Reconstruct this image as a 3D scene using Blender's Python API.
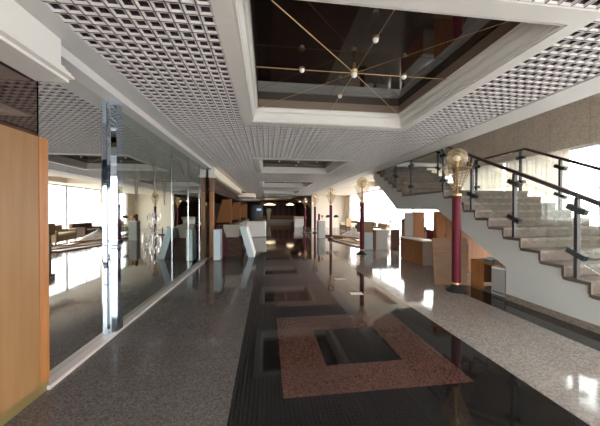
import bpy, bmesh, math, random
from math import radians as R, sin, cos, pi
random.seed(7)
S = bpy.context.scene
for o in list(bpy.data.objects): bpy.data.objects.remove(o)
COL = S.collection

# ---------------------------------------------------------------- camera
cd = bpy.data.cameras.new('camera'); cam = bpy.data.objects.new('camera', cd); COL.objects.link(cam)
cd.sensor_fit = 'HORIZONTAL'; cd.sensor_width = 36.0; cd.lens = 36.0*265/600
cd.clip_start = .05; cd.clip_end = 300
cam.location = (0, 0, 1.6); cam.rotation_euler = (R(90-.43), 0, R(-7.1))
S.camera = cam
# ---------------------------------------------------------------- world: bright overcast daylight
w = bpy.data.worlds.new('sky'); S.world = w; w.use_nodes = True
bg = w.node_tree.nodes['Background']; bg.inputs[0].default_value = (1, .98, .985, 1); bg.inputs[1].default_value = 5.0
S.view_settings.view_transform = 'Standard'; S.view_settings.look = 'None'
S.view_settings.gamma = 1; S.view_settings.use_curve_mapping = False
S.view_settings.exposure = 1.28

# ---------------------------------------------------------------- materials
def mat(name, col, rough=.5, metal=0, spec=.5, trans=0, ior=1.5, alpha=1, bump=None, noise=None, emit=None):
    m = bpy.data.materials.new(name); m.use_nodes = True
    nt = m.node_tree; b = nt.nodes['Principled BSDF']
    b.inputs['Base Color'].default_value = (*col, 1); b.inputs['Roughness'].default_value = rough
    b.inputs['Metallic'].default_value = metal; b.inputs['Specular IOR Level'].default_value = spec
    b.inputs['Transmission Weight'].default_value = trans; b.inputs['IOR'].default_value = ior
    b.inputs['Alpha'].default_value = alpha
    if emit: b.inputs['Emission Color'].default_value = (*emit[0], 1); b.inputs['Emission Strength'].default_value = emit[1]
    tc = nt.nodes.new('ShaderNodeTexCoord')
    if noise:                                   # (other colour, scale, detail, stretch)
        c2, sc, det, st = noise
        mp = nt.nodes.new('ShaderNodeMapping'); mp.inputs['Scale'].default_value = st
        n = nt.nodes.new('ShaderNodeTexNoise'); n.inputs['Scale'].default_value = sc; n.inputs['Detail'].default_value = det
        cr = nt.nodes.new('ShaderNodeValToRGB'); cr.color_ramp.elements[0].position = .38; cr.color_ramp.elements[1].position = .62
        cr.color_ramp.elements[0].color = (*col, 1); cr.color_ramp.elements[1].color = (*c2, 1)
        nt.links.new(tc.outputs['Object'], mp.inputs[0]); nt.links.new(mp.outputs[0], n.inputs[0])
        nt.links.new(n.outputs[0], cr.inputs[0]); nt.links.new(cr.outputs[0], b.inputs['Base Color'])
    if bump:
        n = nt.nodes.new('ShaderNodeTexNoise'); n.inputs['Scale'].default_value = bump[0]
        bp = nt.nodes.new('ShaderNodeBump'); bp.inputs['Strength'].default_value = bump[1]; bp.inputs['Distance'].default_value = .01
        nt.links.new(tc.outputs['Object'], n.inputs[0]); nt.links.new(n.outputs[0], bp.inputs['Height']); nt.links.new(bp.outputs[0], b.inputs['Normal'])
    return m

def granite(name, cols, scale, tile, rough=.06, joint=(.05, .045, .04), jw=.006, spec=.5):
    """polished granite: two speckle layers, tile joints at the given size, faint waviness"""
    m = bpy.data.materials.new(name); m.use_nodes = True; nt = m.node_tree; L = nt.links.new
    b = nt.nodes['Principled BSDF']; b.inputs['Specular IOR Level'].default_value = spec
    tc = nt.nodes.new('ShaderNodeTexCoord')
    v = nt.nodes.new('ShaderNodeTexVoronoi'); v.inputs['Scale'].default_value = scale
    n = nt.nodes.new('ShaderNodeTexNoise'); n.inputs['Scale'].default_value = scale*.9; n.inputs['Detail'].default_value = 5
    L(tc.outputs['Object'], v.inputs['Vector']); L(tc.outputs['Object'], n.inputs['Vector'])
    sep = nt.nodes.new('ShaderNodeSeparateColor'); L(v.outputs['Color'], sep.inputs[0])
    mx = nt.nodes.new('ShaderNodeMath'); mx.operation = 'ADD'; L(sep.outputs[0], mx.inputs[0]); L(n.outputs[0], mx.inputs[1])
    hf = nt.nodes.new('ShaderNodeMath'); hf.operation = 'MULTIPLY'; hf.inputs[1].default_value = .5; L(mx.outputs[0], hf.inputs[0])
    cr = nt.nodes.new('ShaderNodeValToRGB'); e = cr.color_ramp.elements
    e[0].position = .25; e[0].color = (*cols[0], 1); e[1].position = .72; e[1].color = (*cols[2], 1)
    k = e.new(.48); k.color = (*cols[1], 1); L(hf.outputs[0], cr.inputs[0])
    big = nt.nodes.new('ShaderNodeTexNoise'); big.inputs['Scale'].default_value = 1.3; big.inputs['Detail'].default_value = 3
    L(tc.outputs['Object'], big.inputs['Vector'])
    mr = nt.nodes.new('ShaderNodeMapRange'); mr.inputs[3].default_value = .82; mr.inputs[4].default_value = 1.18; L(big.outputs[0], mr.inputs[0])
    vm = nt.nodes.new('ShaderNodeVectorMath'); vm.operation = 'SCALE'; L(cr.outputs[0], vm.inputs[0]); L(mr.outputs[0], vm.inputs['Scale'])
    last = vm.outputs[0]
    if tile:
        br = nt.nodes.new('ShaderNodeTexBrick'); br.offset = 0; br.inputs['Scale'].default_value = 1
        br.inputs['Brick Width'].default_value = tile[0]; br.inputs['Row Height'].default_value = tile[1]; br.inputs['Mortar Size'].default_value = jw/2
        br.inputs['Mortar Smooth'].default_value = .3
        L(tc.outputs['Object'], br.inputs['Vector'])
        mm = nt.nodes.new('ShaderNodeMix'); mm.data_type = 'RGBA'; L(br.outputs['Fac'], mm.inputs[0]); L(last, mm.inputs[6]); mm.inputs[7].default_value = (*joint, 1)
        last = mm.outputs[2]
    L(last, b.inputs['Base Color'])
    rr = nt.nodes.new('ShaderNodeMapRange'); rr.inputs[3].default_value = rough*.5; rr.inputs[4].default_value = rough*1.5
    L(big.outputs[0], rr.inputs[0]); L(rr.outputs[0], b.inputs['Roughness'])
    wv = nt.nodes.new('ShaderNodeTexNoise'); wv.inputs['Scale'].default_value = 2.2; L(tc.outputs['Object'], wv.inputs['Vector'])
    bp = nt.nodes.new('ShaderNodeBump'); bp.inputs['Strength'].default_value = .05; bp.inputs['Distance'].default_value = .01
    L(wv.outputs[0], bp.inputs['Height']); L(bp.outputs[0], b.inputs['Normal'])
    return m

M = dict(
 plaster=mat('plaster', (.62, .60, .58), .6), soffit=mat('soffit', (.60, .575, .57), .45), white=mat('white_moulding', (.74, .71, .68), .45),
 cream=mat('cream_paint', (.80, .70, .59), .6), stairwhite=mat('stair_paint', (.60, .60, .57), .55),
 rim=mat('lattice_rim', (.10, .085, .09), .5), slope=mat('lattice_slope', (.70, .66, .66), .4), hole=mat('lattice_hole', (.07, .05, .06), .8),
 darkwood=mat('dark_wood', (.03, .016, .011), .6, spec=.2, noise=((.08, .038, .022), 3, 4, (1, 1, 12))),
 darkglass=mat('dark_glass', (.010, .006, .005), .02, ior=2.0),
 wood=mat('honey_wood', (.27, .135, .052), .45, noise=((.30, .16, .068), 2.0, 5, (7, 7, .6))),
 woodedge=mat('orange_wood', (.36, .135, .038), .4, noise=((.42, .17, .055), 3, 5, (7, 7, .6))),
 boothwood=mat('booth_wood', (.33, .125, .036), .45, noise=((.40, .165, .052), 3, 5, (7, 7, .6))),
 ply=mat('plywood', (.20, .115, .065), .7, noise=((.235, .14, .08), 3, 5, (1, 1, 8))),
 brown=mat('brown_veneer', (.16, .065, .035), .4, noise=((.20, .085, .045), 3, 4, (1, 1, 8))),
 carton=mat('carton', (.33, .22, .12), .8),
 brass=mat('brass', (.46, .30, .15), .35, metal=1), kick=mat('brass_kickplate', (.30, .22, .09), .45, metal=.6),
 maroon=mat('maroon_lacquer', (.12, .013, .026), .45, spec=.15), black=mat('black_metal', (.02, .018, .018), .4),
 railm=mat('bronze_rail', (.045, .028, .028), .35, metal=.3), post=mat('grey_post', (.035, .03, .032), .5, metal=.2),
 dullchrome=mat('dull_chrome', (.42, .43, .48), .15, metal=1), palestain=mat('flaked_silver', (.55, .52, .52), .25, metal=.7),
 chrome=mat('chrome', (.85, .88, .92), .04, metal=1),
 mirror=mat('mirror', (.78, .78, .76), .0, metal=1), mirrorg=mat('green_mirror', (.55, .60, .56), .01, metal=1),
 mirrord=mat('bronze_mirror', (.30, .23, .21), .01, metal=1), colmir=mat('sky_tinted_mirror', (.56, .66, .80), .03, metal=1),  # blue of the column mirror paints in the sky it reflects
 stain=mat('peeled_silvering', (.20, .16, .14), .7),
 amber=mat('amber_glass', (.95, .72, .42), .02, trans=1, ior=1.1), bulb=mat('milk_bulb', (.95, .94, .92), .3),
 crystal=mat('crystal', (.9, .85, .8), .1, trans=.6, ior=1.45),
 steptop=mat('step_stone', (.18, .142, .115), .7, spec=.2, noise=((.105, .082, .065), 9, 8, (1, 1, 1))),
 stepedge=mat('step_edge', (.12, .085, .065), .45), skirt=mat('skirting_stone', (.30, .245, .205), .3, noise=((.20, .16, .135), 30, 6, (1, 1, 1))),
 trimstone=mat('pale_stone_strip', (.50, .43, .40), .3),
 greypaint=mat('grey_laminate', (.42, .41, .40), .5), whitelam=mat('white_laminate', (.86, .83, .80), .5), bluelam=mat('pale_blue_laminate', (.50, .58, .62), .5),
 beige=mat('beige_laminate', (.40, .34, .28), .5), paper=mat('paper', (.75, .73, .7), .7), fabric=mat('brown_fabric', (.10, .06, .045), .9),
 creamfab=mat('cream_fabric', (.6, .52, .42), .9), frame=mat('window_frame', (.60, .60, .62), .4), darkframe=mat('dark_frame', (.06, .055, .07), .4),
 covebrown=mat('cove_brown', (.20, .145, .11), .4),
 navyhead=mat('blue_header', (.05, .075, .12), .4), risershade=mat('shaded_riser_stone', (.085, .064, .049), .7, spec=.2, noise=((.115, .09, .072), 9, 8, (1, 1, 1))),  # riser colour is the step stone darkened, painting shade strips under the nosings
 navy=mat('navy_panel', (.02, .03, .05), .2), red=mat('red_plastic', (.4, .05, .03), .4), orange=mat('orange_plastic', (.65, .28, .06), .5),
 teal=mat('green_grey_cover', (.16, .2, .19), .5), blueglass=mat('blue_glow', (.1, .14, .2), .4, emit=((.35, .5, .75), .5)),
 ground=mat('paving', (.55, .54, .52), .8), lampwhite=mat('lit_lamp', (.9, .8, .6), .4, emit=((1, .8, .5), 1.2)),
 debris=mat('grey_cloth', (.40, .37, .36), .9, noise=((.55, .52, .50), 6, 4, (1, 1, 1))),
 f_left=granite('grey_granite', ((.06, .051, .047), (.105, .091, .085), (.155, .136, .128)), 95, (.62, .42), joint=(.09, .078, .072), jw=.004),
 f_right=granite('light_granite', ((.17, .145, .128), (.26, .225, .20), (.33, .29, .26)), 60, (.68, .60), .08, joint=(.19, .165, .15), jw=.004),
 f_black=granite('black_granite', ((.004, .0035, .0035), (.008, .007, .007), (.018, .016, .016)), 90, None, .05),
 f_red=granite('red_granite', ((.035, .016, .012), (.078, .036, .028), (.12, .06, .047)), 110, None, .06),
 wallstone=granite('wall_stone', ((.36, .305, .25), (.42, .36, .30), (.47, .405, .345)), 30, (1.15, .9), .5, joint=(.25, .21, .175), jw=.012),
)
def glass_mat():
    m = bpy.data.materials.new('clear_glass'); m.use_nodes = True; nt = m.node_tree; nt.nodes.remove(nt.nodes['Principled BSDF'])
    o = nt.nodes['Material Output']; t = nt.nodes.new('ShaderNodeBsdfTransparent'); t.inputs[0].default_value = (.93, .95, .94, 1)
    g = nt.nodes.new('ShaderNodeBsdfGlossy'); g.inputs['Roughness'].default_value = .02
    f = nt.nodes.new('ShaderNodeFresnel'); ge = nt.nodes.new('ShaderNodeNewGeometry'); mr = nt.nodes.new('ShaderNodeMapRange'); mr.inputs[3].default_value = 1.45; mr.inputs[4].default_value = 1/1.45
    nt.links.new(ge.outputs['Backfacing'], mr.inputs[0]); nt.links.new(mr.outputs[0], f.inputs[0]); mx = nt.nodes.new('ShaderNodeMixShader')
    nt.links.new(f.outputs[0], mx.inputs[0]); nt.links.new(t.outputs[0], mx.inputs[1]); nt.links.new(g.outputs[0], mx.inputs[2]); nt.links.new(mx.outputs[0], o.inputs[0])
    return m
M['glass'] = glass_mat()
M['amber'] = glass_mat(); M['amber'].name = 'amber_globe'; M['amber'].node_tree.nodes['Transparent BSDF'].inputs[0].default_value = (.93, .84, .68, 1)
nt_ = M['amber'].node_tree; df = nt_.nodes.new('ShaderNodeBsdfDiffuse'); df.inputs[0].default_value = (.85, .72, .52, 1)
m2_ = nt_.nodes.new('ShaderNodeMixShader'); m2_.inputs[0].default_value = .2; src = nt_.nodes['Mix Shader'].outputs[0]
nt_.links.new(src, m2_.inputs[1]); nt_.links.new(df.outputs[0], m2_.inputs[2]); nt_.links.new(m2_.outputs[0], nt_.nodes['Material Output'].inputs[0])
def curtain_mat():
    m = bpy.data.materials.new('sheer_curtain'); m.use_nodes = True; nt = m.node_tree; nt.nodes.remove(nt.nodes['Principled BSDF'])
    o = nt.nodes['Material Output']; d = nt.nodes.new('ShaderNodeBsdfDiffuse'); d.inputs[0].default_value = (.75, .70, .62, 1)
    t = nt.nodes.new('ShaderNodeBsdfTranslucent'); t.inputs[0].default_value = (.86, .81, .76, 1); mx = nt.nodes.new('ShaderNodeMixShader'); mx.inputs[0].default_value = .6
    nt.links.new(d.outputs[0], mx.inputs[1]); nt.links.new(t.outputs[0], mx.inputs[2]); nt.links.new(mx.outputs[0], o.inputs[0])
    return m
M['curtain'] = curtain_mat()

# ---------------------------------------------------------------- mesh helpers
class MB:
    def __init__(s): s.v = []; s.f = []; s.m = []
    def add(s, vs, fs, mi=0):
        n = len(s.v); s.v += [tuple(p) for p in vs]; s.f += [tuple(i+n for i in f) for f in fs]; s.m += [mi]*len(fs); return s
    def box(s, x0, x1, y0, y1, z0, z1, mi=0):
        return s.add([(x, y, z) for z in (z0, z1) for y in (y0, y1) for x in (x0, x1)], [(0,2,3,1),(4,5,7,6),(0,1,5,4),(2,6,7,3),(0,4,6,2),(1,3,7,5)], mi)
    def obox(s, a, b, w, h, mi=0):             # beam from a to b, w wide (x), h high
        dx, dy, dz = (b[i]-a[i] for i in range(3)); L = math.sqrt(dx*dx+dy*dy+dz*dz); d = (dx/L, dy/L, dz/L)
        sd = (d[1], -d[0], 0); q = math.hypot(sd[0], sd[1])
        sd = (1, 0, 0) if q < 1e-6 else (sd[0]/q, sd[1]/q, 0)
        up = (sd[1]*d[2]-sd[2]*d[1], sd[2]*d[0]-sd[0]*d[2], sd[0]*d[1]-sd[1]*d[0])
        vs = []
        for p in (a, b):
            for i, j in ((-1,-1),(1,-1),(1,1),(-1,1)): vs.append(tuple(p[k]+sd[k]*i*w/2+up[k]*j*h/2 for k in range(3)))
        return s.add(vs, [(0,1,2,3),(7,6,5,4),(0,4,5,1),(1,5,6,2),(2,6,7,3),(3,7,4,0)], mi)
    def tube(s, a, b, r, n=10, r2=None, mi=0):
        r2 = r if r2 is None else r2
        dx, dy, dz = (b[i]-a[i] for i in range(3)); L = math.sqrt(dx*dx+dy*dy+dz*dz); d = (dx/L, dy/L, dz/L)
        t = (0, 0, 1) if abs(d[2]) < .9 else (1, 0, 0)
        u = (d[1]*t[2]-d[2]*t[1], d[2]*t[0]-d[0]*t[2], d[0]*t[1]-d[1]*t[0]); q = math.sqrt(sum(k*k for k in u)); u = tuple(k/q for k in u)
        v = (d[1]*u[2]-d[2]*u[1], d[2]*u[0]-d[0]*u[2], d[0]*u[1]-d[1]*u[0])
        vs = []
        for p, rr in ((a, r), (b, r2)):
            for i in range(n): c, e = cos(2*pi*i/n)*rr, sin(2*pi*i/n)*rr; vs.append(tuple(p[k]+u[k]*c+v[k]*e for k in range(3)))
        fs = [(i, (i+1) % n, n+(i+1) % n, n+i) for i in range(n)]+[tuple(range(n-1, -1, -1)), tuple(range(n, 2*n))]
        return s.add(vs, fs, mi)
    def lathe(s, prof, n=24, c=(0, 0, 0), mi=0, cap=True):
        vs = [(c[0]+r*cos(2*pi*i/n), c[1]+r*sin(2*pi*i/n), c[2]+z) for r, z in prof for i in range(n)]
        fs = [(k*n+i, k*n+(i+1) % n, (k+1)*n+(i+1) % n, (k+1)*n+i) for k in range(len(prof)-1) for i in range(n)]
        if cap: fs += [tuple(range(n-1, -1, -1)), tuple(range((len(prof)-1)*n, len(prof)*n))]
        return s.add(vs, fs, mi)
    def sphere(s, c, r, n=20, mi=0, sz=1):
        k = max(6, n//2); return s.lathe([(max(r*sin(pi*j/k), .0005), -r*sz*cos(pi*j/k)) for j in range(k+1)], n, c, mi, False)
    def prism(s, poly, x0, x1, axis='x', mi=0):   # polygon extruded along an axis: x:(y,z) y:(x,z) z:(x,y)
        f = {'x': lambda p, t: (t, p[0], p[1]), 'y': lambda p, t: (p[0], t, p[1]), 'z': lambda p, t: (p[0], p[1], t)}[axis]
        n = len(poly); vs = [f(p, x0) for p in poly]+[f(p, x1) for p in poly]
        return s.add(vs, [tuple(range(n)), tuple(range(2*n-1, n-1, -1))]+[(i, n+i, n+(i+1) % n, (i+1) % n) for i in range(n)], mi)
    def build(s, name, mats, parent=None, smooth=False, bevel=0, loc=None, rot=None):
        me = bpy.data.meshes.new(name); me.from_pydata(s.v, [], s.f)
        for m in (mats if isinstance(mats, (list, tuple)) else [mats]): me.materials.append(M[m] if isinstance(m, str) else m)
        me.polygons.foreach_set('material_index', s.m)
        bm = bmesh.new(); bm.from_mesh(me)
        if len(bm.faces) < 30000: bmesh.ops.recalc_face_normals(bm, faces=bm.faces)
        bm.to_mesh(me); bm.free()
        if smooth: me.polygons.foreach_set('use_smooth', [True]*len(me.polygons)); me.set_sharp_from_angle(angle=R(40))
        o = bpy.data.objects.new(name, me); COL.objects.link(o)
        if parent: o.parent = parent
        if loc: o.location = loc
        if rot: o.rotation_euler = rot
        if bevel:
            b = o.modifiers.new('bevel', 'BEVEL'); b.width = bevel; b.segments = 2; b.limit_method = 'ANGLE'
        return o
def box(*a): return MB().box(*a)
def tag(o, label, cat, group=None):
    o['label'] = label; o['category'] = cat
    if group: o['group'] = group
    return o
def thing(name, label, cat, loc=(0, 0, 0), rz=0, group=None):
    o = bpy.data.objects.new(name, None); COL.objects.link(o); o.location = loc; o.rotation_euler = (0, 0, rz); o.empty_display_size = .1
    return tag(o, label, cat, group)
def struct(o): o['kind'] = 'structure'; return o
def copy_tree(o, parent=None):
    c = o.copy(); COL.objects.link(c)
    if parent: c.parent = parent
    for ch in list(o.children): copy_tree(ch, c)
    return c

# ================================================================ SETTING
YB, YF, XW = -1.6, 38.0, 7.6
CZ = 3.1
PER, C0 = 5.9, 1.70           # ceiling coffers: period and near edge of the first
struct(box(-2.06, -.3, YB, YF, -.1, 0).build('floor', 'f_left'))
struct(box(-4.6, -2.06, 9.3, YF, -.1, 0).build('floor', 'f_left'))
struct(box(2.39, 3.76, YB, YF, -.1, 0).build('floor', 'f_right'))
struct(box(3.76, XW+.1, 5.2, YF, -.1, 0).build('floor', 'f_right'))
struct(box(4.30, XW+.1, YB, 5.2, -.1, 0).build('floor', 'f_right'))
struct(box(3.76, 4.30, YB, 5.2, -.1, 0).build('floor', 'f_black'))
# central strip: black granite with red rings, red fields between
fb, fr = MB(), MB()
def rect(mb, x0, x1, y0, y1):
    if y1 > y0+1e-4 and x1 > x0: mb.box(x0, x1, y0, y1, -.1, 0)
XL, XR = -.3, 2.39
def block(a):          # black block with a red ring round a black square
    r0, r1, i0, i1, e = a+.55, a+2.27, a+.98, a+1.80, a+2.72
    rect(fb, XL, XR, a+.10, r0); rect(fb, XL, XR, r1, e); rect(fb, XL, .14, r0, r1); rect(fb, 1.93, XR, r0, r1)
    rect(fr, .14, .61, r0, r1); rect(fr, 1.45, 1.93, r0, r1); rect(fr, .61, 1.45, r0, i0); rect(fr, .61, 1.45, i1, r1); rect(fb, .61, 1.45, i0, i1)
    return e
e = YB
for a in (C0, C0+3*PER, C0+5*PER):
    if a == C0: rect(fb, XL, XR, .95, a+.10); rect(fb, XL, .14, YB, .95); rect(fb, 2.2, XR, YB, .95); rect(fr, .14, 2.2, YB, .95); e = block(a); continue
    rect(fb, XL, .14, e, a+.10); rect(fr, .14, XR, e, a+.10); e = block(a)
rect(fb, XL, .14, e, YF); rect(fr, .14, XR, e, YF)
struct(fb.build('floor', 'f_black')); struct(fr.build('floor', 'f_red'))

# ceiling lattice --------------------------------------------------
CX_, CY_ = .109, PER/56
X0 = -1.6; NX = 48
lat = MB(); V, F_, MI = lat.v, lat.f, lat.m
NY0 = -31; NY1 = 345
for j in range(NY0, NY1):
    ya = C0+j*CY_
    inc = (j % 56) < 28
    for i in range(NX):
        if inc and 11 <= i < 38: continue
        xa = X0+i*CX_; n = len(V)
        for ins, z in ((.0, CZ+.004), (.005, CZ), (.013, CZ+.001), (.0215, CZ+.013), (.0215, CZ+.055)):
            V += [(xa+ins, ya+ins, z), (xa+CX_-ins, ya+ins, z), (xa+CX_-ins, ya+CY_-ins, z), (xa+ins, ya+CY_-ins, z)]
        for k in range(4):
            for q in range(4):
                a = n+k*4+q; b = n+k*4+(q+1) % 4; F_.append((a, b, b+4, a+4)); MI.append((0, 1, 1, 2)[k])
struct(lat.build('ceiling', ['rim', 'slope', 'hole']))
XLE = X0+NX*CX_                                   # right edge of lattice
CXL, CXR = X0+11*CX_, X0+38*CX_
YL0, YL1 = C0+NY0*CY_, C0+NY1*CY_
# dark plenum behind lattice (with coffer holes): strips
pl = MB()
pl.box(X0, CXL, YL0, YL1, CZ+.06, CZ+.07); pl.box(CXR, XLE, YL0, YL1, CZ+.06, CZ+.07)
for k in range(0, 7):
    pl.box(CXL, CXR, max(C0+k*PER-28*CY_, YL0), min(C0+k*PER, YL1), CZ+.06, CZ+.07)
struct(pl.build('ceiling', 'hole'))
# soffit along mirrors with its step, plain border on the right
sf = MB(); sf.box(-2.06, X0, YB, 9.3, CZ-.005, CZ+.1); sf.box(-2.06, -1.84, YB, 9.3, CZ-.10, CZ-.005)
struct(sf.build('ceiling', 'soffit'))
struct(box(-4.6, X0, 9.3, YF, CZ-.005, CZ+.1).build('ceiling', 'cream'))
struct(box(XLE, 4.15, YB, YF, CZ-.012, 3.55).build('ceiling', 'plaster'))
# plain cream ceiling beyond the stair void with one coffer
rc = MB(); cx0, cx1, cy0, cy1 = 4.9, 6.6, 12.6, 15.6
rc.box(4.15, XW+.1, 10.36, cy0, CZ-.012, 3.4); rc.box(4.15, XW+.1, cy1, YF, CZ-.012, 3.4); rc.box(4.15, cx0, cy0, cy1, CZ-.012, 3.4); rc.box(cx1, XW+.1, cy0, cy1, CZ-.012, 3.4)
rc.box(cx0, cx1, cy0, cy1, 3.4, 3.45)
struct(rc.build('ceiling', 'cream'))
# slab above everything, keeps the sky out of the plenum
struct(box(-2.2, 4.15, YB, YF, 3.56, 3.7).build('ceiling', 'plaster'))
struct(box(-4.6, -2.2, YB, YF, 3.56, 3.7).build('ceiling', 'plaster'))
struct(box(4.15, XW+.1, 10.36, YF, 3.45, 3.6).build('ceiling', 'plaster'))
struct(box(4.15, XW+.3, YB, 16, 6.2, 6.35).build('ceiling', 'plaster'))       # ceiling of the upper floor over the stairwell
struct(box(4.0, 4.15, YB, 16, 3.7, 6.2).build('wall_stairwell', 'wallstone'))
struct(box(4.15, XW, 15.9, 16.05, 3.6, 6.2).build('wall_upper', 'wallstone'))
# walls
struct(box(-2.2, -2.06, YB, 9.3, 0, 3.56).build('wall_left', 'darkwood'))
struct(box(-4.75, -4.6, 9.3, YF, 0, 3.56).build('wall_left', 'darkwood'))
struct(box(-4.6, -2.2, 9.2, 9.3, 0, 3.56).build('wall_left', 'darkwood'))
struct(box(-4.75, 4.4, YF, YF+.15, 0, 3.56).build('wall_far', 'darkwood'))
struct(box(4.25, XW, 25.0, 25.15, 0, CZ-.012).build('wall_far', 'cream'))
struct(box(4.25, 4.40, 25.15, YF, 0, CZ-.012).build('wall_right', 'darkwood'))
# right window wall: stone spandrel, piers, frames
struct(box(XW, XW+.2, YB, 10.6, 3.2, 6.2).build('wall_right', 'wallstone'))
struct(box(XW, XW+.2, 10.6, YF, CZ-.012, 6.2).build('wall_right', 'cream'))
struct(box(XW, XW+.2, 25.0, YF, 0, 3.1).build('wall_right', 'cream'))
n = 0
for y0, y1 in [(-1.6, 1.4), (1.4, 5.2), (5.2, 9.2), (9.2, 13.2), (13.2, 17.2), (17.2, 20.6), (20.6, 23.9)]:
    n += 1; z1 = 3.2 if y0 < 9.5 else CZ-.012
    f = MB(); f.box(XW+.06, XW+.12, y0+.02, y1-.02, .02, .10); f.box(XW+.06, XW+.12, y0+.02, y1-.02, z1-.06, z1)
    f.box(XW+.06, XW+.12, y0, y0+.06, .02, z1); f.box(XW+.06, XW+.12, y1-.06, y1, .02, z1)
    ym = (y0+y1)/2; f.box(XW+.06, XW+.12, ym-.02, ym+.02, .1, z1-.06)
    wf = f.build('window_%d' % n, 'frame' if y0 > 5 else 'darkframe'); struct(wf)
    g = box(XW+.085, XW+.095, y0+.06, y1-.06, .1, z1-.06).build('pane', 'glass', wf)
struct(box(XW, XW+.2, 23.9, 25.0, 0, CZ-.012).build('wall_right', 'cream'))
# entrance glazing behind the viewer
f = MB()
for x in (-2.06, .3, 2.7, 5.1, 7.5): f.box(x, x+.08, YB-.1, YB-.02, 0, 2.42)
f.box(-2.06, 7.58, YB-.1, YB-.02, 2.34, 2.42); f.box(-2.06, 7.58, YB-.1, YB-.02, 0, .1); f.box(-2.06, 7.58, YB-.1, YB-.02, .55, .60)
wb = struct(f.build('window_9', 'frame'))
box(-2.0, 7.5, YB-.07, YB-.06, .1, 2.34).build('pane', 'glass', wb)
wbk = MB().box(-2.2, XW+.2, YB-.15, YB-.02, 2.42, 3.9).box(-2.2, 4.4, YB-.15, YB-.02, 3.9, 6.2).box(4.4, XW+.2, YB-.15, YB-.02, 5.9, 6.2)
struct(wbk.build('wall_back', 'navyhead'))
f = MB()  # unseen upper glazing, added to bring more light into the stairwell void
for x in (4.4, 5.95, 7.5): f.box(x, x+.08, YB-.1, YB-.02, 3.9, 5.9)
wb2 = struct(f.build('window_10', 'frame')); box(4.48, 7.5, YB-.07, YB-.06, 3.9, 5.9).build('pane', 'glass', wb2)
struct(box(-14, 40, -30, 60, -.3, -.12).build('ground', 'ground'))

# coffer frames -------------------------------------------------------
def coffer(y0, k):
    x0, x1, y1 = CXL, CXR, y0+28*CY_
    prof = [(0, CZ+.10), (0, CZ-.012), (.15, CZ-.012), (.15, CZ+.006), (.165, CZ+.006), (.165, CZ-.004), (.178, CZ-.004), (.178, CZ+.03), (.19, CZ+.034), (.19, CZ+.055), (.20, CZ+.075), (.215, CZ+.105), (.215, CZ+.12), (.203, CZ+.122), (.203, CZ+.135), (.235, CZ+.14), (.245, CZ+.17), (.245, CZ+.185), (.235, CZ+.187), (.235, CZ+.20), (.26, CZ+.203)]
    mb = MB()
    vs = [p for ins, z in prof for p in ((x0+ins, y0+ins, z), (x1-ins, y0+ins, z), (x1-ins, y1-ins, z), (x0+ins, y1-ins, z))]
    mb.add(vs, [(a*4+q, a*4+(q+1) % 4, (a+1)*4+(q+1) % 4, (a+1)*4+q) for a in range(len(prof)-1) for q in range(4)])
    o = struct(mb.build('trim_%d' % k, 'white'))
    wl = MB(); i = .26
    wl.box(x0+i-.02, x0+i, y0+i, y1-i, CZ+.205, CZ+.33); wl.box(x1-i, x1-i+.02, y0+i, y1-i, CZ+.205, CZ+.33)
    wl.box(x0+i, x1-i, y0+i-.02, y0+i, CZ+.205, CZ+.33); wl.box(x0+i, x1-i, y1-i, y1-i+.02, CZ+.205, CZ+.33)
    struct(wl.build('trim_%d' % k, 'covebrown'))
    struct(box(x0+.1, x1-.1, y0+.1, y1-.1, CZ+.33, CZ+.36).build('ceiling', 'darkglass'))
for k in range(0, 6): coffer(C0+k*PER, k+1)
# left trims
struct(box(-2.06, -1.93, 2.62, 9.25, 0, .035).build('baseboard_left', 'trimstone'))

# ================================================================ STAIRCASE
RI, RU, YN, ZL = .1623, .33, 6.0, 2.11
SX0, SX1 = 4.30, 6.60
YU = 8.0
st = thing('staircase', 'wide stone-stepped staircase with white plaster side and a half landing', 'staircase', (SX0, 0, 0))
W = SX1-SX0
T = .045
prof = [(1.72+.3, 0), (4.3, 0), (4.3, .58), (6.27, 1.64), (8.37, 1.66), (10.34, 2.90), (10.34, 3.40-T)]
zig = []
NU = 8
for k in range(NU, 0, -1):                       # upper flight noses, from the top down
    zt = ZL+RI*k-T; yn = YU+RU*(k-1)
    zig += [(yn+.02, zt), (yn+.02, zt-RI)]
zig += [(YN+.02, ZL-T)]
for k in range(0, 13):
    yn = YN-RU*k; zt = ZL-RI*k-T
    if k: zig.append((yn+.02, zt))
    zig.append((yn+.02, max(zt-RI, 0)))
prof[0] = (YN-RU*12+.02, 0)
zz = [p for p in zig]
if abs(zz[-1][1]) < 1e-6: zz = zz[:-1]
MB().prism(prof+zz, 0, W, 'x').build('side_wall', 'stairwhite', st)
# stone treads, each a step
for k in range(1, 13):
    yn = YN-RU*k; zt = ZL-RI*k
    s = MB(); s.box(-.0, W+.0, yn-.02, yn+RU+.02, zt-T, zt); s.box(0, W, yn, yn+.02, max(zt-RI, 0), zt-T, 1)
    s.build('step', ['steptop', 'risershade'], st)
s = MB(); s.box(0, W, YN-.02, YU+.02, ZL-T, ZL); s.box(0, W, YN, YN+.02, ZL-RI, ZL-T, 1); s.build('landing', ['steptop', 'risershade'], st)
for k in range(1, NU+1):
    yn = YU+RU*(k-1); zt = ZL+RI*k
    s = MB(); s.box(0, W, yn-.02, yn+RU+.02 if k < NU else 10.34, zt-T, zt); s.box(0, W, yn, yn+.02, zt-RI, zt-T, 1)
    s.build('step', ['steptop', 'risershade'], st)
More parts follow.
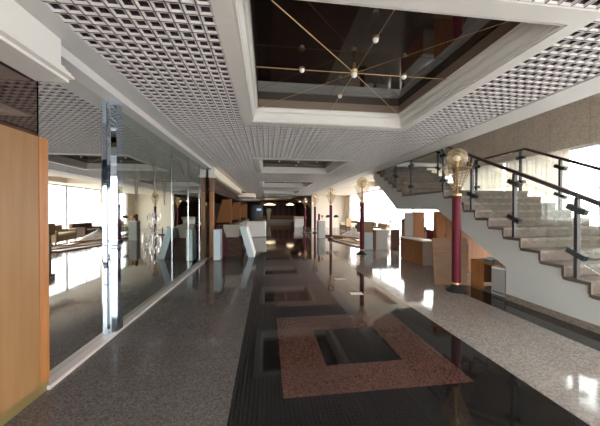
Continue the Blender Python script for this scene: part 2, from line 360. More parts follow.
# dark zig-zag edge band on the near side
eb = MB(); th = .045; q = -.022
for k in range(1, 13):
    yn = YN-RU*k; zt = ZL-RI*k
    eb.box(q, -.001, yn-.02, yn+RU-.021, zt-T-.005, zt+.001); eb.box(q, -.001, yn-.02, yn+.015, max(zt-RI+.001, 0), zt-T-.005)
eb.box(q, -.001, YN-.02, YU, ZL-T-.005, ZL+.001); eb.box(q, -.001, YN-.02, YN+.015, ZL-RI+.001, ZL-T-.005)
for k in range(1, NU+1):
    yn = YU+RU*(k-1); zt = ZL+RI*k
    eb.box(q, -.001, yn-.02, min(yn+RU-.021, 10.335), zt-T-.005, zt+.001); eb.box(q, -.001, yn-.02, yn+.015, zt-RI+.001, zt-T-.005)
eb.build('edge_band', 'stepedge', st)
box(-.02, 0, YN-RU*12+.1, 4.3, 0, .10).build('skirting', 'skirt', st)

# balustrades
def balustrade(label, x, pys):
    """pys: post Y positions; rail 1.07 above nosing line"""
    def nz(yy):
        if yy <= YN: return ZL-(YN-yy)*RI/RU
        if yy <= YU: return ZL
        return ZL+RI+(yy-YU)*RI/RU
    def fz(yy):   # tread height under a post
        if yy <= YN: return ZL-RI*math.ceil((YN-yy)/RU-1e-6)
        if yy < YU-.02: return ZL
        return ZL+RI*(math.floor((yy-YU+.02)/RU)+1)
    t = thing('stair_balustrade', label, 'balustrade', (x, 0, 0))
    ks = [pys[0]-.25]+[YN, YU]+[pys[-1]+.25]
    r = MB(); H = 1.07
    pts = [(0, yy, nz(yy)+H) for yy in ks]
    for a, b in zip(pts, pts[1:]): r.obox(a, b, .05, .055)
    r.build('handrail', 'railm', t)
    for yy in pys:
        zr = nz(yy)+H-.03
        p = MB().box(-.027, .027, yy-.022, yy+.022, fz(yy), zr).build('post', 'post', t)
        sl = RI/RU if (yy < YN-.05 or yy > YU) else 0
        for hz in (-.17, -.80):
            c = MB(); zc = zr+hz
            if zc-.1 < fz(yy): continue
            c.obox((0, yy-.11, zc-.11*sl), (0, yy+.11, zc+.11*sl), .07, .075); c.build('glass_clamp', 'black', p)
    for a, b in zip(pys, pys[1:]):
        a2, b2 = a+.05, b-.05
        seg = [a2]+[q for q in (YN, YU) if a2 < q < b2]+[b2]
        top = [(yy, nz(yy)+H-.12) for yy in seg]; bot = [(yy, nz(yy)+.14) for yy in reversed(seg)]
        MB().prism(top+bot, -.005, .005, 'x').build('glass_panel', 'glass', t)
    return t
balustrade('glass balustrade with bronze handrail on corridor side of the stairs, nearest the viewer', 4.36, [2.26, 3.24, 4.2, 5.18, 6.1, 7.6, 8.6, 9.5])
balustrade('glass balustrade with bronze handrail on window side of the stairs, beyond the treads', 6.54, [2.26, 3.24, 4.2, 5.19, 6.13, 7.6, 8.6, 9.5])

# ================================================================ LEFT SIDE: mirrors, timber panel, cornice boxes
def mirror(y0, y1, m, label, z0=.04, x=-2.02):
    o = box(-.03, 0, y0, y1, z0, CZ-.105).build('mirror_panel', m, None, loc=(x, 0, 0)); tag(o, label, 'mirror', 'mirror panels on the left wall'); return o
mirror(-1.55, 2.62, 'mirrord', 'dark bronze-tinted mirror above the honey timber panel', 2.30, -2.02)
mirror(2.64, 3.645, 'mirror', 'clear mirror panel between the timber panel and mirrored column')
m1 = mirror(3.835, 5.96, 'mirrorg', 'large stained mirror panel just beyond the mirrored column')
m2 = mirror(5.98, 7.14, 'mirrorg', 'greenish mirror panel third from the end of the mirror wall')
m3 = mirror(7.16, 8.27, 'mirrorg', 'greenish mirror panel next to last before the timber post')
m4 = mirror(8.29, 9.20, 'mirrorg', 'last greenish mirror panel, touching the timber post')
# peeled silvering, fans of fine dark streaks on the stained mirrors
def fan(par, y, z0, h, n, lean):
    f = MB()
    for i in range(n):
        a = (i/(n-1)-.5)*lean; zz0 = z0+random.uniform(0, .1); L = h*random.uniform(.55, 1)
        p = (0.002, y+random.uniform(-.03, .03), zz0)
        for s in range(5):
            q_ = (.002, p[1]+a*L/5*1.2*(s+1)/3+random.uniform(-.008, .008), p[2]+L/5); f.tube(p, q_, .0022*(1-s*.12), 4); p = q_
    f.build('stain', 'stain', par)['kind'] = 'stuff'
fan(m1, 4.42, 1.75, .65, 9, .5); fan(m1, 5.1, 1.85, .9, 11, .6); fan(m1, 5.55, 1.7, .75, 7, .5)
f = MB()
for r_ in (.78, .80, .83):
    pp = None
    for i in range(24):
        a = pi*(.02+.75*i/23); p = (.002, 6.0-r_*cos(a)*1.0+.2, 1.95+r_*sin(a))
        if p[1] < 5.98: pp = None; continue
        if p[1] > 7.12: continue
        if pp: f.tube(pp, p, .004, 4)
        pp = p
f.build('stain', 'stain', m2)
f = MB()
for i in range(7): f.tube((.002, 4.8+.03*i, .6+.03*(i % 3)), (.002, 4.9+.02*i, .68-.03*i), .006, 4)
f.build('stain', 'stain', m1)['kind'] = 'stuff'
for mt_, n_ in (('stain', 70), ('palestain', 90)):
    f = MB()
    for i in range(n_):
        yy = random.gauss(4.98, .22); z_ = random.uniform(.62, 1.52); 
        if abs(yy-4.98) > .42: continue
        dy, dz = random.uniform(-.03, .03), random.uniform(.02, .12); f.tube((.002, yy, z_), (.002, yy+dy, z_+dz), random.uniform(.003, .008), 4)
    f.build('stain', mt_, m1)['kind'] = 'stuff'
for yy, lb in ((5.97, 'chrome joint strip at the near edge of the third-from-last mirror'), (7.15, 'chrome joint strip between the third-from-last and next-to-last mirrors'), (8.28, 'chrome joint strip beside the last mirror panel')):
    tag(box(.0005, .010, -.007, .007, .04, CZ-.105).build('joint_strip', 'dullchrome', loc=(-2.02, yy, 0)), lb, 'strip', 'chrome strips between mirrors')
t = thing('mirrored_column', 'narrow square column clad in mirror tinted with reflected sky blue, standing against the mirror wall', 'column', (-1.95, 3.74, 0))
MB().prism([(-.069, -.09), (-.025, -.095), (.022, -.04), (.022, .09), (-.069, .09)], .035, CZ-.10, 'z').build('mirror_cladding', 'colmir', t)
box(-.029, -.021, -.099, -.091, .035, CZ-.005).build('chrome_corner', 'chrome', t)
MB().prism([(-.0695, -.093), (-.025, -.098), (.025, -.04), (.025, .091), (-.0695, .091)], 1.98, 2.0, 'z').build('joint_band', 'chrome', t)
# timber panel
t = thing('timber_partition', 'tall honey-coloured timber panel with brass kickplate at the left edge', 'panel', (-1.95, 0, 0))
box(-.05, 0, -1.55, 2.54, .09, 2.24).build('veneer_panel', 'wood', t)
box(-.05, .004, 2.545, 2.64, .09, 2.24).build('edge_post', 'woodedge', t)
box(-.05, -.005, -1.55, 2.64, 0, .09).build('kickplate', 'kick', t)
def cornice(y0, y1, label, m='white'):
    t = thing('cornice_box', label, 'cornice', (-1.78, (y0+y1)/2, 0)); h = (y1-y0)/2
    box(-.22, 0, -h, h, CZ-.30, CZ-.006).build('box_beam', m, t)
    p = [(-.22, 2.80), (-.22, 2.735), (.04, 2.735), (.04, 2.76), (.085, 2.765), (.085, 2.785), (.06, 2.79), (.06, 2.815), (.03, 2.82), (.03, 2.845), (.012, 2.85), (.012, 2.87), (0, 2.87), (0, 2.80)]
    MB().prism([(x, z) for x, z in p], -h, h+.03, 'y').build('moulding', m, t)
    return t
cornice(-1.55, 2.56, 'white boxed cornice beam above the honey timber panel, top left')
cornice(9.4, 19.0, 'cream boxed cornice beam with pale end over the wooden booths', 'cream')
tag(box(-.1, .1, -.02, .0, CZ-.34, CZ-.006).build('beam_cap', 'whitelam', loc=(-1.88, 9.4, 0)), 'pale blue-white end cap on the cream cornice beam over the booths', 'cap')

# ================================================================ LAMPS
def lamp_post():
    t = thing('torch_lamp', '', 'lamp')
    MB().lathe([(.20, 0), (.205, .015), (.19, .03), (.13, .07), (.085, .12), (.07, .14)], 24).build('base', 'black', t, True)
    MB().lathe([(.082, .13), (.082, 1.92)], 20).build('pole', 'maroon', t, True)
    MB().lathe([(.087, .14), (.087, .17), (.083, .175)], 20).build('lower_collar', 'brass', t, True)
    MB().lathe([(.087, 1.90), (.087, 1.94), (.05, 1.955), (.03, 1.96)], 20).build('upper_collar', 'brass', t, True)
    s = MB(); pr = []
    for i in range(31): pr.append((.026+(.006 if i % 2 else -.003), 1.955+.58*i/30))
    s.lathe(pr, 12); s.build('twisted_stem', 'brass', t, True)
    b = MB(); N = 14; zb, zt, rb, rt = 2.02, 2.50, .07, .27
    for i in range(N):
        a = 2*pi*i/N; b.tube((rb*cos(a), rb*sin(a), zb), (rt*cos(a), rt*sin(a), zt), .0045, 5)
    for j in range(9):
        f_ = j/8; r_ = rb+(rt-rb)*f_; z = zb+(zt-zb)*f_
        for i in range(N*2):
            a, c = pi*i/N, pi*(i+1)/N; b.tube((r_*cos(a), r_*sin(a), z), (r_*cos(c), r_*sin(c), z), .005, 5)
    for i in range(4):
        a = pi*i/2+.4; b.tube((.03*cos(a), .03*sin(a), 2.06), (rb*cos(a), rb*sin(a), 2.04), .005, 5)
    b.build('wire_basket', 'brass', t)
    for i in range(4):
        a = pi*i/2+.6; MB().tube((.27*cos(a), .27*sin(a), 2.49), (.19*cos(a), .19*sin(a), 2.58), .006, 5).build('globe_bracket', 'brass', t)
    MB().sphere((0, 0, 2.66), .195, 28).build('globe', 'amber', t, True)
    MB().sphere((0, 0, 2.65), .07, 16).build('bulb', 'bulb', t, True)
    MB().lathe([(.03, 2.50), (.035, 2.585)], 12).build('socket', 'brass', t, True)
    return t
lp = lamp_post()
LP = [(3.77, 4.88, 'maroon torch lamp with amber globe nearest the viewer, before the stairs'), (3.51, 9.49, 'second-nearest maroon torch lamp, beside the pale cabinets past the stairs'),
      (3.50, 14.29, 'third maroon torch lamp along the corridor, beside the grey pedestal'), (3.47, 18.99, 'fourth maroon torch lamp along the corridor, behind the grey pedestal'), (3.35, 23.32, 'farthest maroon torch lamp at the dark end of the corridor')]
for i, (x, y, lb) in enumerate(LP):
    o = lp if i == 0 else copy_tree(lp)
    o.location = (x, y, 0); o.rotation_euler.z = i*.7; o['label'] = lb; o['group'] = 'torch lamps along the corridor'

# spider chandeliers in the coffers
def spider():
    t = thing('spider_light', '', 'ceiling light')
    zc = 0; hx = (CXR-CXL)/2-.25; hy = 14*CY_-.25
    d = MB()
    for sx in (-1, 1):
        d.tube((0, 0, zc), (sx*hx, hy, -.02), .004 if sx > 0 else .0025, 6); d.tube((0, 0, zc), (sx*hx, -hy, -.02), .004 if sx < 0 else .0025, 6)
    d.build('diagonal_rod', 'brass', t)
    for sx, sy in ((1, 0), (-1, 0), (0, 1), (0, -1)):
        r = MB().tube((0, 0, zc), (sx*hx, sy*hy, 0), .004, 6).build('rod', 'brass', t)
        b = MB(); b.sphere((sx*.65, sy*.65, -.005), .030, 12); b.build('bulb', 'bulb', r, True)
        c = MB(); c.lathe([(.022, .0), (.036, .012), (.030, .03)], 12, (sx*.65, sy*.65, 0)); c.build('socket', 'brass', r, True)
    MB().lathe([(.03, 0), (.045, .03), (.02, .06), (.012, .13)], 14).build('hub', 'brass', t, True)
    MB().sphere((0, 0, -.02), .036, 14).build('bulb', 'bulb', t, True)
    return t
sp = spider()
for i, lb in enumerate(['brass rod spider light in the large dark coffer overhead', 'brass rod spider light in the second ceiling coffer', 'brass rod spider light in the third ceiling coffer along the corridor']):
    o = sp if i == 0 else copy_tree(sp)
    o.location = ((CXL+CXR)/2, C0+i*PER+14*CY_, 3.30); o['label'] = lb; o['group'] = 'spider lights in the coffers'

# ================================================================ CURTAINS
def curtain(y0, y1, z0, z1, label, n):
    m = MB(); N = n*8; vs = []
    for i in range(N+1):
        yy = y0+(y1-y0)*i/N; x = .045*sin(2*pi*i/8)+.015*sin(i*.37)
        vs += [(x, yy, z0), (x, yy, z1)]
    m.add(vs, [(2*i, 2*i+2, 2*i+3, 2*i+1) for i in range(N)])
    o = m.build('curtain', 'curtain', loc=(XW-.12, 0, 0), smooth=True)
    md = o.modifiers.new('s', 'SOLIDIFY'); md.thickness = .004
    tag(o, label, 'curtain')
curtain(5.75, 7.5, .005, 3.15, 'sheer cream curtain hanging right behind the stair post, nearer of the pair', 13)
curtain(7.62, 9.6, .005, 3.15, 'sheer cream curtain hanging farther left, behind the stair landing', 14)
curtain(20.0, 21.6, 2.0, 3.085, 'short sheer curtain on the far windows behind the second lamp', 8)

# ================================================================ RIGHT-HAND CLUTTER
def simple(name, label, cat, loc, rz, parts, group=None):
    t = thing(name, label, cat, loc, rz, group)
    for p in parts: p[0].build(p[1], p[2], t, bevel=p[3] if len(p) > 3 else 0)
    return t
# reception counter beneath the landing
t = simple('counter_unit', 'wood-fronted low counter with grey end panel under the stair landing', 'counter', (4.50, 7.2, 0), 0, [
    (box(.02, .35, .02, 1.3, 0, .70), 'body', 'boothwood'), (box(.0, .02, .02, 1.3, .03, .70), 'front_panel', 'boothwood'), (box(0, .36, 0, .02, 0, .70), 'end_panel', 'greypaint'),
    (box(-.02, .40, -.02, 1.34, .70, .735), 'worktop', 'whitelam', .005)])
simple('tall_divider', 'tall divider panel, grey edge and wooden face, standing behind the low counter', 'divider', (4.72, 8.62, 0), 0, [
    (box(0, .32, 0, .04, 0, 1.55), 'grey_panel', 'greypaint'), (box(.33, .70, .0, .04, 0, 1.57), 'wooden_panel', 'boothwood'), (box(.70, .72, 0, .3, 0, 1.57), 'side_fin', 'brown')])
simple('wood_screen', 'narrow pale wood screen standing in front of bright window below the stair', 'screen', (5.15, 7.55, 0), 0, [
    (box(0, .25, 0, .05, 0, 1.52), 'panel', 'wood'), (box(-.02, .27, -.02, .07, 0, .04), 'foot', 'brown')])
simple('storage_cabinet', 'tall orange wooden cabinet sheltered under the stair slope', 'cabinet', (4.34, 6.36, 0), 0, [
    (box(0, 2.2, 0, .12, 0, 1.59), 'body', 'boothwood'), (box(.01, .25, -.02, 0, .04, 1.56), 'door', 'boothwood'), (box(.27, 2.19, -.02, 0, .04, 1.56), 'door', 'boothwood'), (box(.20, .24, -.03, -.02, .95, .98), 'latch', 'chrome')])  # body extended sideways to block the bright window behind
t = simple('plywood_sheet', 'light brown plywood sheet leaning upright behind the nearest lamp', 'board', (3.60, 5.32, 0), R(-2), [])
o = MB().add([(0, 0, 0), (.74, 0, 0), (.88, .13, .80), (.84, .16, .985), (.04, .16, .99), (0, .03, 0), (.74, .03, 0), (.88, .16, .80), (.84, .19, .985), (.04, .19, .99)],
     [(0,1,2,3,4), (9,8,7,6,5), (0,5,6,1), (1,6,7,2), (2,7,8,3), (3,8,9,4), (4,9,5,0)]).build('panel', 'ply', t)
# desk under stairs
t = simple('office_desk', 'orange-brown office desk tucked under the sloping stairs', 'desk', (4.42, 4.70, 0), 0, [
    (box(0, .75, 0, .58, .52, .56), 'desktop', 'woodedge', .004), (box(0, .03, .25, .58, 0, .52), 'side_panel', 'boothwood'), (box(.70, .73, .0, .58, 0, .52), 'side_panel', 'boothwood'),
    (box(.04, .69, .50, .53, .05, .52), 'back_panel', 'brown'), (box(.03, .66, .0, .02, .38, .51), 'drawer', 'woodedge')])
simple('computer_case', 'grey computer case standing on floor at the foot of the stair wall', 'computer', (4.34, 4.36, 0), 0, [
    (box(.0, .19, .0, .30, 0, .50), 'case', 'greypaint', .01), (box(.02, .17, -.006, 0, .36, .40), 'drive_slot', 'darkframe'), (box(-.004, 0, .03, .27, .05, .07), 'side_vent', 'darkframe')])
tag(box(-.10, .10, -.14, .14, 0, .035).build('paper_stack', 'paper', loc=(4.43, 4.50, .50), rot=(0, 0, .3)), 'pile of white papers on top of the grey computer case', 'papers')
tag(box(-.14, .14, -.1, .1, 0, .05).build('book', 'teal', loc=(4.60, 4.90, .56), rot=(0, 0, .4), bevel=.004), 'dark green folder lying on the under-stair desk, lower of two', 'folder')
tag(box(-.12, .12, -.09, .09, 0, .035).build('book', 'paper', loc=(4.60, 4.90, .61), rot=(0, 0, .1), bevel=.004), 'white binder on top of the dark green folder', 'binder')
tag(box(-.10, .10, -.12, .12, 0, .05).build('book', 'orange', loc=(4.90, 5.08, .56), rot=(0, 0, -.4), bevel=.004), 'orange box file at the back of the under-stair desk', 'file')
tag(box(-.08, .08, -.07, .07, 0, .05).build('carton', 'carton', loc=(4.90, 5.08, .61), rot=(0, 0, .2)), 'small tan carton resting on the orange box file', 'box')
# pale cabinets by the second lamp
simple('low_cabinet', 'pale grey low cabinet immediately right of the second lamp', 'cabinet', (3.98, 10.5, 0), 0, [
    (box(0, .38, 0, .5, 0, .72), 'body', 'greypaint'), (box(.02, .36, -.015, 0, .03, .70), 'door', 'bluelam'), (box(.3, .32, -.03, -.015, .4, .5), 'handle', 'chrome')])
simple('pedestal_table', 'white-topped table with pale panel leg left of the tall brown board', 'table', (4.46, 10.5, 0), 0, [
    (box(-.06, 1.12, -.05, .8, .80, .83), 'tabletop', 'whitelam', .005), (box(.03, .52, 0, .03, 0, .80), 'front_panel', 'greypaint'), (box(-.05, .03, 0, .75, 0, .80), 'side_panel', 'brown'), (box(1.02, 1.08, .05, .75, 0, .80), 'side_panel', 'brown')])
simple('carton', 'large brown carton sitting on the pale grey low cabinet', 'box', (3.76, 10.56, .72), 0, [
    (MB().prism([(.05, 0), (.62, 0), (.60, .36), (.55, .42), (.05, .42)], 0, .38, 'y'), 'body', 'carton'), (box(.05, .6, .17, .21, .42, .424), 'tape', 'ply')])
simple('tall_board', 'tall narrow brown veneer board standing beside the white-topped table', 'board', (5.64, 10.1, 0), 0, [
    (box(0, .26, 0, .5, 0, 1.22), 'panel', 'brown'), (MB().prism([(0, 1.22), (.26, 1.22), (.26, 1.30), (.10, 1.30)], 0, .5, 'y'), 'sloped_top', 'brown')])
simple('armchair', 'dark brown armchair with pinkish side facing out, left of the counter', 'armchair', (6.1, 10.3, 0), R(-10), [
    (box(0, .7, 0, .65, .08, .42), 'seat', 'fabric', .03), (box(0, .7, .55, .72, .3, .92), 'backrest', 'fabric', .03), (box(-.1, .0, 0, .7, .06, .8), 'armrest', 'maroon', .02), (box(.7, .8, 0, .7, .06, .8), 'armrest', 'maroon', .02), (box(.1, .45, -.02, 0, .05, .72), 'front_board', 'ply')])
t = thing('desk_tool', 'small dark desk lamp with slanted arm on the white-topped table', 'lamp', (4.95, 10.75, .83))
MB().lathe([(.12, 0), (.11, .03), (.02, .05)], 16).build('base', 'black', t, True); MB().tube((0, 0, .03), (.22, 0, .38), .012, 6).build('arm', 'post', t)
MB().tube((.22, 0, .38), (.30, 0, .30), .02, 10, .05).build('lamp_shade', 'post', t)
# heaps beyond the second lamp
def slab(name, label, cat, loc, rot, size, m):
    o = box(-size[0]/2, size[0]/2, -size[1]/2, size[1]/2, 0, size[2]).build(name, m, loc=loc, rot=rot, bevel=.004); return tag(o, label, cat)
slab('wood_board', 'long brown board lying flat on the floor, nearest of the scattered boards', 'board', (3.95, 12.6, .001), (0, 0, R(10)), (.5, 2.6, .05), 'brown')
slab('wood_board', 'tan board lying across the scattered floor boards behind second lamp', 'board', (4.35, 12.9, .055), (0, 0, R(18)), (.7, 2.2, .04), 'carton')
slab('wood_board', 'dark plank lying on the pile of boards, farther from the corridor', 'board', (4.7, 13.6, .098), (0, 0, R(-8)), (.35, 2.4, .05), 'brown')
slab('wood_board', 'pale plank on top of the board pile near the third lamp', 'board', (4.5, 14.2, .15), (0, 0, R(28)), (.5, 1.8, .05), 'ply')
slab('wood_board', 'short reddish board beside the third lamp base', 'board', (4.15, 15.9, .001), (0, 0, R(35)), (.4, 1.5, .12), 'brown')
def heap(label, loc, r, h, m, seed):
    random.seed(seed); mb = MB(); N, K = 26, 8; vs = []
    for k in range(K+1):
        for i in range(N):
            a = 2*pi*i/N; rr = r*(1-(k/K)**1.4)*(1+.18*sin(3*a+seed)+.1*random.random()); vs.append((rr*cos(a), rr*1.3*sin(a), h*(k/K)*(1+.2*sin(a*2+seed))))
    mb.add(vs, [(k*N+i, k*N+(i+1) % N, (k+1)*N+(i+1) % N, (k+1)*N+i) for k in range(K) for i in range(N)]+[tuple(range(N))])
    return tag(mb.build('cloth_heap', m, loc=loc, smooth=True), label, 'cloth heap')
heap('crumpled grey and white sheets heaped beside the scattered boards', (6.0, 12.8, 0), .6, .42, 'debris', 3)
heap('low heap of pale sheeting farther back near the third lamp', (5.6, 16.6, 0), .7, .5, 'debris', 5)
def sofa(label, loc, rz, w, m1, m2):
    return simple('sofa', label, 'sofa', loc, rz, [
        (box(-w/2, w/2, -.4, .4, .12, .42), 'base', m1, .03), (box(-w/2+.15, w/2-.15, -.42, .25, .42, .52), 'cushion', m2, .03), (box(-w/2, w/2, .25, .48, .3, .88), 'backrest', m1, .04),
        (box(-w/2-.02, -w/2+.16, -.4, .4, .1, .66), 'armrest', m1, .03), (box(w/2-.16, w/2+.02, -.4, .4, .1, .66), 'armrest', m1, .03),
        (box(-w/2+.05, -w/2+.1, -.35, -.3, 0, .12), 'leg', 'black'), (box(w/2-.1, w/2-.05, -.35, -.3, 0, .12), 'leg', 'black')])
sofa('brown sofa with cream cushion standing sideways behind the second lamp', (6.3, 14.6, 0), R(-100), 1.9, 'carton', 'creamfab')
sofa('dark brown sofa standing near the windows behind the pile of sheets', (6.6, 17.3, 0), R(-90), 1.7, 'fabric', 'fabric')
sofa('cream sofa standing far back by the window pier', (6.4, 20.2, 0), R(-80), 1.8, 'creamfab', 'creamfab')
simple('side_chair', 'reddish upright chair with pale back left of the cream window pier', 'chair', (6.1, 18.9, 0), R(20), [
    (box(-.25, .25, -.25, .25, .40, .46), 'seat', 'brown'), (box(-.25, .25, .2, .26, .46, 1.05), 'backrest', 'carton'), (box(-.24, -.2, -.24, -.2, 0, .4), 'leg', 'brown'), (box(.2, .24, -.24, -.2, 0, .4), 'leg', 'brown'),
    (box(-.24, -.2, .2, .24, 0, .4), 'leg', 'brown'), (box(.2, .24, .2, .24, 0, .4), 'leg', 'brown')])
simple('display_pedestal', 'square grey pedestal cabinet between the third and fourth lamps', 'pedestal', (3.02, 15.45, 0), 0, [
    (box(0, .42, 0, .42, 0, 1.02), 'body', 'greypaint'), (box(-.02, .44, -.02, .44, 1.02, 1.05), 'top', 'whitelam'), (box(.04, .38, -.01, 0, .06, .96), 'door', 'greypaint'), (box(.34, .36, -.02, -.01, .5, .6), 'handle', 'chrome')])
t = thing('goblet', 'small orange cup standing on the grey pedestal', 'cup', (3.30, 15.62, 1.05))
MB().lathe([(.06, 0), (.05, .01), (.012, .03), (.012, .12), (.07, .2), (.085, .30), (.08, .30)], 16).build('bowl', 'orange', t, True)
simple('standing_post', 'short maroon post set on the grey pedestal beside the orange cup', 'post', (3.09, 15.6, 1.05), 0, [(box(-.05, .05, -.05, .05, 0, .38), 'shaft', 'maroon'), (box(-.06, .06, -.06, .06, 0, .02), 'foot', 'black')])
for (x, y, lb) in ((4.1, 17.5, 'thin-stemmed floor lamp with black domed shade, left one beside third lamp'), (4.65, 17.5, 'thin-stemmed floor lamp with black domed shade, right one of the two')):
    t = thing('floor_lamp', lb, 'lamp', (x, y, 0), 0, 'black domed floor lamps')
    MB().lathe([(.16, 0), (.16, .02), (.02, .04)], 18).build('base', 'greypaint', t, True); MB().tube((0, 0, .03), (0, 0, 1.2), .014, 8).build('pole', 'whitelam', t)
    MB().lathe([(.19, 1.16), (.17, 1.26), (.09, 1.33), (.01, 1.35)], 18).build('lamp_shade', 'black', t, True)
simple('barrier_stand', 'low dark barrier stand on a plate beside the fourth lamp', 'stand', (2.85, 18.8, 0), 0, [(box(-.35, .3, -.1, .25, 0, .06), 'base_plate', 'black'), (box(-.30, -.22, -.04, .04, .06, .55), 'post', 'black'), (box(.05, .1, -.04, .04, .06, .5), 'post', 'maroon')])
# dark hanging canopy with lamps at the far right of the corridor
t = thing('bar_canopy', 'dark rounded canopy with small lamps hanging at the far end on the right', 'canopy', (4.3, 26.5, 0))
MB().prism([(-1.9+.0, 2.85), (.35, 3.02), (.35, 2.3), (.15, 1.75), (-.15, 1.3), (-.2, 1.9), (-.7, 2.45), (-1.9, 2.6)], -1.4, 1.2, 'y').build('hood', 'darkwood', t)
for i, (x, z) in enumerate(((.05, 2.35), (-.6, 2.5), (-1.2, 2.5))): MB().sphere((x, -1.45, z), .1, 10, 0, .6).build('bulb', 'lampwhite', t)

# ================================================================ LEFT-HAND CLUTTER AND BOOTHS
t = thing('timber_post', 'square orange timber post at the end of the mirror wall', 'post', (-1.88, 9.42, 0))
box(-.07, .07, -.06, .06, 0, 2.25).build('shaft', 'boothwood', t); box(-.07, .07, -.06, .06, 2.25, 2.73).build('head_block', 'brown', t)
BY = [15.4, 20.5, 27.0]
for i, yb in enumerate(BY):
    nm = ['first and widest wooden booth partition beyond the timber post', 'middle wooden booth partition, above the beige service counter', 'farthest wooden booth partition, beside the dark blue panel'][i]
    simple('booth_partition', nm, 'partition', (-2.0, yb, 0), 0, [(MB().prism([(-.85, .95), (-.12, .95), (-.12, 2.25), (-.50, 2.25)], 0, .05, 'y'), 'shade_cut_panel', 'boothwood'), (box(-.12, .02, -.04, .09, 0, 2.3), 'edge_post', 'woodedge'), (box(-.85, -.12, 0, .05, 0, .95), 'lower_panel', 'darkwood')], 'wooden partitions of the left booths')  # slanted side of the wood imitates a diagonal shadow across it
struct(box(-4.6, -2.04, 9.6, 28, 2.32, 2.42).build('ceiling', 'darkwood'))
tag(box(0, .03, 0, 9.2, 2.43, 2.735).build('fascia_board', 'darkwood', loc=(-2.02, 9.7, 0)), 'dark fascia board under the cream beam above the booths', 'fascia')
simple('service_counter', 'long beige service counter running in front of the wooden booths', 'counter', (-1.98, 11.8, 0), 0, [(box(.03, .30, 0, 13, .0, .82), 'front_panel', 'beige'), (box(.03, .36, -.05, 13.1, .82, .87), 'worktop', 'beige', .01)])
for (yc, lb, r_) in ((21.3, 'nearer round cream canopy slab projecting above the booths', 1.25), (29, 'farther round cream canopy slab beyond the first round one', 1.45)):
    t = thing('round_canopy', lb, 'canopy', (-2.15, yc, 0), 0, 'round canopy slabs'); 
    MB().lathe([(r_, 2.66), (r_+.02, 2.70), (r_+.02, 2.92), (r_, 2.95)], 40).build('slab', 'cream', t, True); MB().lathe([(.55*r_, 2.95), (.5*r_, 3.05)], 30).build('top_ring', 'boothwood', t, True)
simple('white_board', 'thick white panel with pale blue edge leaning beside the dark box', 'panel', (-.80, 9.30, 0), 0, [])
t = [o for o in bpy.data.objects if o.name.startswith('white_board')][0]
def lean(x0, x1, y0, y1, dx, h): return MB().add([(x0, y0, 0), (x1, y0, .0), (x1, y1, 0), (x0, y1, 0), (x0-dx, y0, h), (x1-dx, y0, h-.03), (x1-dx, y1, h+.02), (x0-dx, y1, h+.05)], [(0,3,2,1), (4,5,6,7), (0,1,5,4), (1,2,6,5), (2,3,7,6), (3,0,4,7)])
lean(.16, .37, 0, .03, .30, 1.03).build('edge', 'bluelam', t); lean(.16, .37, .031, 1.15, .30, 1.03).build('core', 'whitelam', t)
simple('dark_box', 'dark brown boxy cabinet standing on the floor beside leaning white panel', 'cabinet', (-1.42, 9.55, 0), 0, [(box(0, .52, 0, .7, 0, .66), 'body', 'darkwood'), (box(.02, .50, -.015, 0, .03, .62), 'door', 'darkwood')])
t = simple('display_funnel', 'beige tapered bin standing on the dark boxy cabinet', 'bin', (-1.22, 9.9, .66), 0, [])
MB().add([(-.2, -.2, 0), (.2, -.2, 0), (.2, .2, 0), (-.2, .2, 0), (-.32, -.3, .45), (.27, -.3, .45), (.27, .3, .45), (-.32, .3, .45)], [(0,3,2,1), (4,5,6,7), (0,1,5,4), (1,2,6,5), (2,3,7,6), (3,0,4,7)]).build('body', 'beige', t)
t = simple('curved_chair', 'dark maroon curved chair next to the narrow pale cabinet', 'chair', (-1.66, 9.6, 0), 0, [])
MB().prism([(-.10, 1.1), (.04, 1.1), (.12, .80), (.21, .58), (.21, 0), (.05, 0), (.03, .45), (-.06, .7)], 0, .35, 'y').build('shell', 'maroon', t, bevel=.01)
simple('narrow_cabinet', 'narrow pale blue cabinet standing by the orange timber post', 'cabinet', (-1.66, 8.75, 0), 0, [(box(-.04, .16, 0, .45, .02, 1.0), 'body', 'bluelam', .006), (box(-.03, .15, -.01, 0, .06, .95), 'door', 'bluelam'), (box(-.02, .14, .02, .42, 0, .02), 'plinth', 'brown')])
simple('white_crate', 'large white box-shaped counter behind the leaning panel', 'counter', (-1.28, 16.5, 0), 0, [(box(0, 1.22, 0, 1.0, 0, .96), 'body', 'whitelam', .05), (box(.5, 1.0, .2, .7, .96, 1.02), 'tray', 'carton')])
def sheet(px, py, rz, lb):  # thin white rectangle laid on the floor
    tag(box(-.12, .12, -.08, .08, .0005, .0025).build('white_patch', 'paper', loc=(px, py, 0), rot=(0, 0, rz)), lb, 'paper')

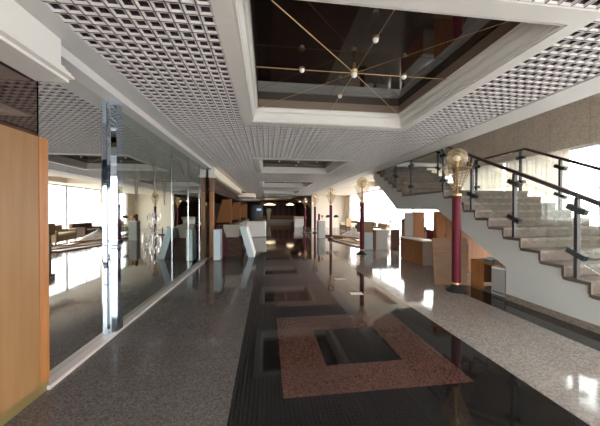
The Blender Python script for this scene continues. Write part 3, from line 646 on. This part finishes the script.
sheet(1.70, 6.05, .1, 'flat white patch on the corridor floor, farther from the viewer')
sheet(1.72, 4.95, -.1, 'flat white patch on the corridor floor, nearer to the viewer')

# ================================================================ FAR END
t = thing('shelf_wall', 'dark wooden bar shelving across the far end of the corridor', 'shelving', (.0, 37.2, 0))
box(-.9, 4.0, 0, .6, .45, 2.9).build('carcass', 'brown', t)
for i in range(6): box(-.75+i*.78, -.15+i*.78, -.02, 0, 1.0, 2.4).build('niche', 'hole', t)
box(-.9, 4.0, -.1, 0, .55, .95).build('counter_front', 'boothwood', t); box(-1.0, 4.1, -.35, .6, 0, .40).build('plinth', 'trimstone', t)
simple('wall_panel', 'dark navy display panel with a faint blue glow at far left', 'screen', (-1.95, 33, 0), 0, [(box(0, 1.4, 0, .1, .2, 2.3), 'panel', 'navy'), (box(.7, 1.25, -.02, 0, 1.65, 1.9), 'lit_area', 'blueglass')])
simple('service_desk', 'white desk with stepped front at the far end, right of the dark shelves', 'desk', (2.7, 26, 0), 0, [(box(0, 1.1, 0, .8, 0, .8), 'body', 'whitelam'), (box(-.3, .0, .1, .8, 0, .5), 'low_shelf', 'darkwood'), (box(-.05, 1.2, -.05, .85, .8, 1.05), 'worktop', 'creamfab')])
t = thing('hanging_lamp', 'flat cream hanging lamp over the far bar, right of centre', 'lamp', (2.6, 30, 0)); MB().lathe([(.4, 2.25), (.45, 2.32), (.1, 2.5)], 20).build('lamp_shade', 'lampwhite', t, True); MB().tube((0, 0, 2.48), (0, 0, 3.1), .01, 6).build('rod', 'black', t)
t = thing('hanging_lamp', 'wide cream hanging lamp over the far bar, left one above shelving', 'lamp', (.35, 34, 0)); MB().lathe([(.7, 2.35), (.75, 2.42), (.1, 2.6)], 20).build('lamp_shade', 'lampwhite', t, True); MB().tube((0, 0, 2.58), (0, 0, 3.1), .01, 6).build('rod', 'black', t)
t = thing('white_vase', 'pale tapered vase standing before the far shelves', 'vase', (.25, 36.6, .40)); MB().lathe([(.12, 0), (.2, .5), (.35, 1.3), (.3, 1.5), (.05, 1.55)], 16).build('body', 'whitelam', t, True)
